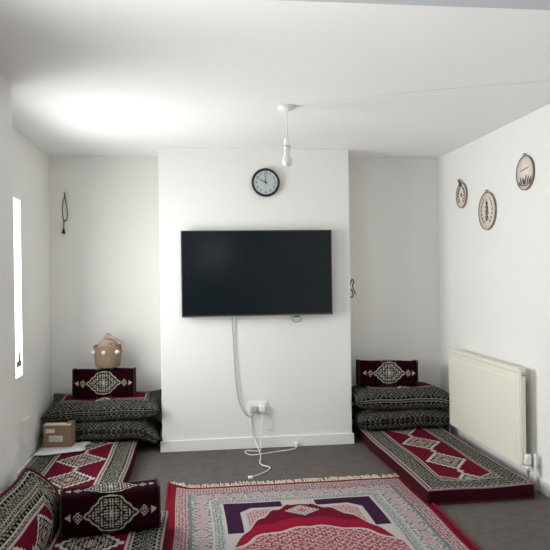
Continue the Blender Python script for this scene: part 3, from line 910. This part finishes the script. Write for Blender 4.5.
for i in range(len(st) - 1):
    for j in range(nP):
        j2 = (j + 1) % nP
        f = bm.faces.new((rings[i][j], rings[i][j2], rings[i + 1][j2], rings[i + 1][j]))
        if j < nR - 1:
            f.material_index = 0
            for lp, (a, c) in zip(f.loops, ((i, j), (i, j2), (i + 1, j2), (i + 1, j))): lp[lay].uv = (arc[c] - 0.29, st[a][0])
        else: f.material_index = 1
for rr in (rings[0], rings[-1]): bm.faces.new(rr).material_index = 1
link('cover', bm, [BACK_FAB, MAR_SIDE], bc)
for yy in (-BL / 2 + .004, BL / 2 - .004):
    link('piping', T([dback(x, z + .001, yy, .975) for x, z in PRO], .0065, 7, True), PIPE_RED, bc)
link('piping', T([dback(PR[0].x, PR[0].y, y, k) for y, k in st], .0075, 7), PIPE_RED, bc)
# ------------------------------------------------------------------ rug
RW, RL = 1.56, 2.30
rg = thing('rug', 'red patterned oriental rug with pale fringe on the carpet', 'rug', (0.575, 4.255, 0), (0, 0, math.radians(0.6)))
bm = bmesh.new(); lay = bm.loops.layers.uv.verify()
nx, ny = 52, 76
def rz(x, y):
    z = 0.011 + 0.0022 * math.sin(x * 5 + 1) * math.sin(y * 4) + 0.001 * math.sin(x * 17 + y * 9)
    dx = max(0, (-RW / 2 + .13) - x) / .13; dy = max(0, y + .16) / .16
    z += 0.045 * min(dx, 1) * min(dy, 1) ** 1.5
    return z
tp = {}; bt = {}
for i in range(nx + 1):
    for j in range(ny + 1):
        x = -RW / 2 + RW * i / nx; y = -RL * j / ny
        z = rz(x, y); lx = x + .004 * math.sin(y * 7)
        tp[i, j] = bm.verts.new((lx, y, z)); bt[i, j] = bm.verts.new((lx, y, max(0.0005, z - .010)))
for i in range(nx):
    for j in range(ny):
        q = [(i, j), (i + 1, j), (i + 1, j + 1), (i, j + 1)]
        f = bm.faces.new([tp[k] for k in q]); f.material_index = 0
        for lp, (a, c) in zip(f.loops, q): lp[lay].uv = (-RW / 2 + RW * a / nx, RL * c / ny)
        f = bm.faces.new([bt[k] for k in q[::-1]]); f.material_index = 1
edge = [(i, 0) for i in range(nx)] + [(nx, j) for j in range(ny)] + [(nx - i, ny) for i in range(nx)] + [(0, ny - j) for j in range(ny)]
for k in range(len(edge)):
    a, c = edge[k], edge[(k + 1) % len(edge)]
    f = bm.faces.new((tp[a], tp[c], bt[c], bt[a])); f.material_index = 1
link('pile', bm, [rug_material(RW, RL), RUG_RED], rg)
for s in (-1, 1):
    link('edge_binding', T([(s * (RW / 2 + .004) + .004 * math.sin(-RL * j / 40 * 7), -RL * j / 40, rz(s * RW / 2, -RL * j / 40) - .001) for j in range(41)], .009, 8), RUG_RED, rg)
bm = bmesh.new()
for k in range(230):
    x = -RW / 2 + RW * (k + .5) / 230
    z = rz(x, 0) - .004; L_ = random.uniform(.05, .085); dx = random.uniform(-.022, .022)
    hump = random.choice((0.0, 0.0, 0.004, .012)) + (0.012 if z > .02 else 0)
    tube(bm, smoothpath([(x, -.004, z), (x + dx * .4, L_ * .45, z * .6 + .004 + hump), (x + dx, L_, .004 + hump * .4 + max(0, z - .012) * .8)], 3), lambda q: .0036 - .001 * q, 5)
o = link('fringe', bm, FRINGE, rg); o['kind'] = 'stuff'

# ------------------------------------------------------------------ basket with pink cloth
bk = thing('basket', 'small round jute basket with white pompoms on the left alcove bolster', 'basket', (-0.735, 5.365, 0.660))
prof = [(0, 0), (.088, 0), (.097, .008), (.102, .05), (.106, .10), (.110, .155), (.112, .170), (.108, .173), (.103, .168), (.099, .10), (.096, .016), (0, .014)]
bm = LA(prof, 40, uvs=True)
for v in bm.verts:
    v.co.z += .004 * math.sin(math.atan2(v.co.y, v.co.x) * 3) * (v.co.z / .17)
link('basket_body', bm, JUTE, bk)
for an in (-150, -97, -45, 5):
    a = math.radians(an); bm = bmesh.new()
    bmesh.ops.create_icosphere(bm, subdivisions=3, radius=.0175)
    for v in bm.verts: v.co *= 1 + random.uniform(-.10, .12)
    o = link('pompom', bm, POM, bk); o.location = (.120 * math.cos(a), .120 * math.sin(a), .128)
bm = bmesh.new()
bmesh.ops.create_uvsphere(bm, u_segments=40, v_segments=26, radius=1.0)
for v in bm.verts:
    p = v.co.copy()
    q = Vector((p.x * .088, p.y * .080, p.z * .05))
    if p.z > 0:
        k = max(0, 1 - abs(p.x + .12) / 1.25)
        q.z = (.028 + .090 * k ** .6) * p.z ** .7
        q.x = p.x * .088 * (1 - .25 * p.z) + .003
    q *= 1 + .05 * math.sin(p.x * 9 + p.z * 5) * math.cos(p.y * 7)
    v.co = q
tube(bm, smoothpath([(-.020, -.055, .085), (.030, -.068, .086), (.078, -.066, .066), (.112, -.058, .040), (.132, -.050, -.024)], 8), lambda q: .021 - .006 * q, 12, False, .7)
tube(bm, smoothpath([(.000, -.070, .030), (.030, -.080, .052), (.050, -.078, .044), (.056, -.066, .014)], 8), .011, 10)
tag(link('cloth', bm, PINKCLOTH), 'crumpled dusty pink cloth heaped in the pompom basket', 'cloth')
bpy.data.objects['cloth'].location = (-0.730, 5.365, 0.817)

# ------------------------------------------------------------------ cardboard box on a plastic bag
bg = bmesh.new(); n = 22
tpv = {}
out = [(-.16, -.10), (.10, -.135), (.20, .02), (.245, .125), (.10, .10), (-.09, .11)]
for i in range(n + 1):
    for j in range(n + 1):
        a, c = i / n, j / n
        # quad patch between four irregular sides
        x = (-.148 + .335 * a) + .03 * c + .012 * math.sin(c * 7); y = (-.125 + .235 * c) - .02 * math.sin(a * 5) + (.045 * a)
        z = .018 + .009 * abs(math.sin(a * 9 + c * 6)) + .006 * abs(math.sin(c * 11 - a * 4))
        z = min(z, .026)
        if -.13 < x < .12 and -.03 < y < .130: z = .022
        ed = min(a, 1 - a, c, 1 - c)
        z = max(0.0025, z * min(1, ed / .13 + .05) ** .5)
        tpv[i, j] = bg.verts.new((x, y, z))
for i in range(n):
    for j in range(n): bg.faces.new((tpv[i, j], tpv[i + 1, j], tpv[i + 1, j + 1], tpv[i, j + 1]))
r = bmesh.ops.extrude_face_region(bg, geom=list(bg.faces))
for v in [e for e in r['geom'] if isinstance(e, bmesh.types.BMVert)]: v.co.z -= .0022
o = link('plastic_bag', bg, POLY); o.location = (-1.062, 4.975, 0.1035)
tag(o, 'crumpled milky plastic bag flat under the cardboard box', 'bag')
cb = thing('cardboard_box', 'small brown cardboard box with white labels by the left wall', 'box', (-1.052, 5.035, 0.1270), (0, 0, math.radians(-6)))
cw, cd, ch = .205, .110, .160
bm = bmesh.new(); box(bm, -cw / 2, cw / 2, -cd / 2, cd / 2, 0, ch, bev=.002); link('carton', bm, CARD, cb, False)
bm = bmesh.new()
vs = [bm.verts.new(p) for p in ((-cw / 2 + .004, -cd / 2, ch + .001), (cw / 2 - .004, -cd / 2, ch + .001), (cw / 2 - .004, .01, ch + .006), (-cw / 2 + .004, .01, ch + .006))]
bm.faces.new(vs)
r = bmesh.ops.extrude_face_region(bm, geom=list(bm.faces))
for v in [e for e in r['geom'] if isinstance(e, bmesh.types.BMVert)]: v.co.z += .003
link('lid_flap', bm, TAPE, cb, False)
o = link('lid_flap', B(cw / 2 - .045, cw / 2, -.02, cd / 2, ch, ch + .014, bev=.002), CARD, cb, False)
def label_sheet(x0, x1, z0, z1):
    lb = link('paper_label', B(x0, x1, -cd / 2 - .0012, -cd / 2 + .0004, z0, z1), PAPER, cb, False)
    return lb
l1 = label_sheet(-.060, .042, .042, .086); l2 = label_sheet(-.085, -.018, .106, .136)
bm = bmesh.new()
for k in range(4): box(bm, -.052, .030 - .012 * (k % 2), -cd / 2 - .0018, -cd / 2 - .0010, .050 + k * .008, .0525 + k * .008)
link('print_line', bm, CORD_G, l1, False)

# ------------------------------------------------------------------ light
w = bpy.data.worlds.new('sky'); SC.world = w; w.use_nodes = True
nt = w.node_tree; TREE[0] = nt
bg_ = nt.nodes['Background']
bg_.inputs[0].default_value = (0.93, 0.97, 1.0, 1); bg_.inputs[1].default_value = 2.0

def area(name, loc, rot, sx, sy, power, col):
    l = bpy.data.lights.new(name, 'AREA'); l.shape = 'RECTANGLE'; l.size = sx; l.size_y = sy; l.energy = power; l.color = col
    o = bpy.data.objects.new(name, l); COL.objects.link(o); o.location = loc; o.rotation_euler = rot
    return o
# daylight through the left window (faces +x)
area('window_daylight', (XL - 0.10, (WY0 + WY1) / 2, (WZ0 + WZ1) / 2), (0, -PI / 2, 0), WZ1 - WZ0, WY1 - WY0, 40, (1.0, 0.99, 0.97)).data.spread = math.radians(155)
# sunlit paving outside throws light up on the ceiling
area('ground_bounce', (XL - 1.3, 4.15, 0.05), (0, math.radians(-135), 0), 1.2, 1.6, 2, (1.0, 1.0, 0.98))
# fill lamp added behind the made-up front window, out of view
area('front_fill', (XN - .26, (FY0 + FY1) / 2, (FZ0 + FZ1) / 2), (0, -PI / 2, 0), FZ1 - FZ0, FY1 - FY0, 36, (1.0, 0.99, 0.98))
area('front_ceiling_fill', (XN - 0.9, 1.0, 0.25), (0, math.radians(-140), math.radians(25)), 1.0, 1.6, 110, (1.0, 1.0, 0.98))  # added lamp aimed upward to brighten the near ceiling

# ------------------------------------------------------------------ camera
f_px, yaw, pitch, roll, ch_ = 650.35, 0.1172, -0.003, 0.0134, 1.3982
fw = Vector((math.sin(yaw) * math.cos(pitch), math.cos(yaw) * math.cos(pitch), math.sin(pitch)))
r0 = Vector((math.cos(yaw), -math.sin(yaw), 0)); u0 = r0.cross(fw)
rt = r0 * math.cos(roll) - u0 * math.sin(roll); up = r0 * math.sin(roll) + u0 * math.cos(roll)
cam = bpy.data.cameras.new('camera'); cam.sensor_width = 36; cam.lens = f_px / 550 * 36
co = bpy.data.objects.new('camera', cam); COL.objects.link(co)
m4 = Matrix.Identity(4)
for i in range(3): m4[i][0], m4[i][1], m4[i][2] = rt[i], up[i], -fw[i]
m4.translation = Vector((0, 0, ch_))
co.matrix_world = m4
SC.camera = co

SC.view_settings.view_transform = 'Standard'; SC.view_settings.look = 'None'
SC.view_settings.gamma = 1.0; SC.view_settings.use_curve_mapping = False
SC.view_settings.exposure = 0.30
SC.cycles.max_bounces = 12; SC.cycles.diffuse_bounces = 8
SC.cycles.use_denoising = True
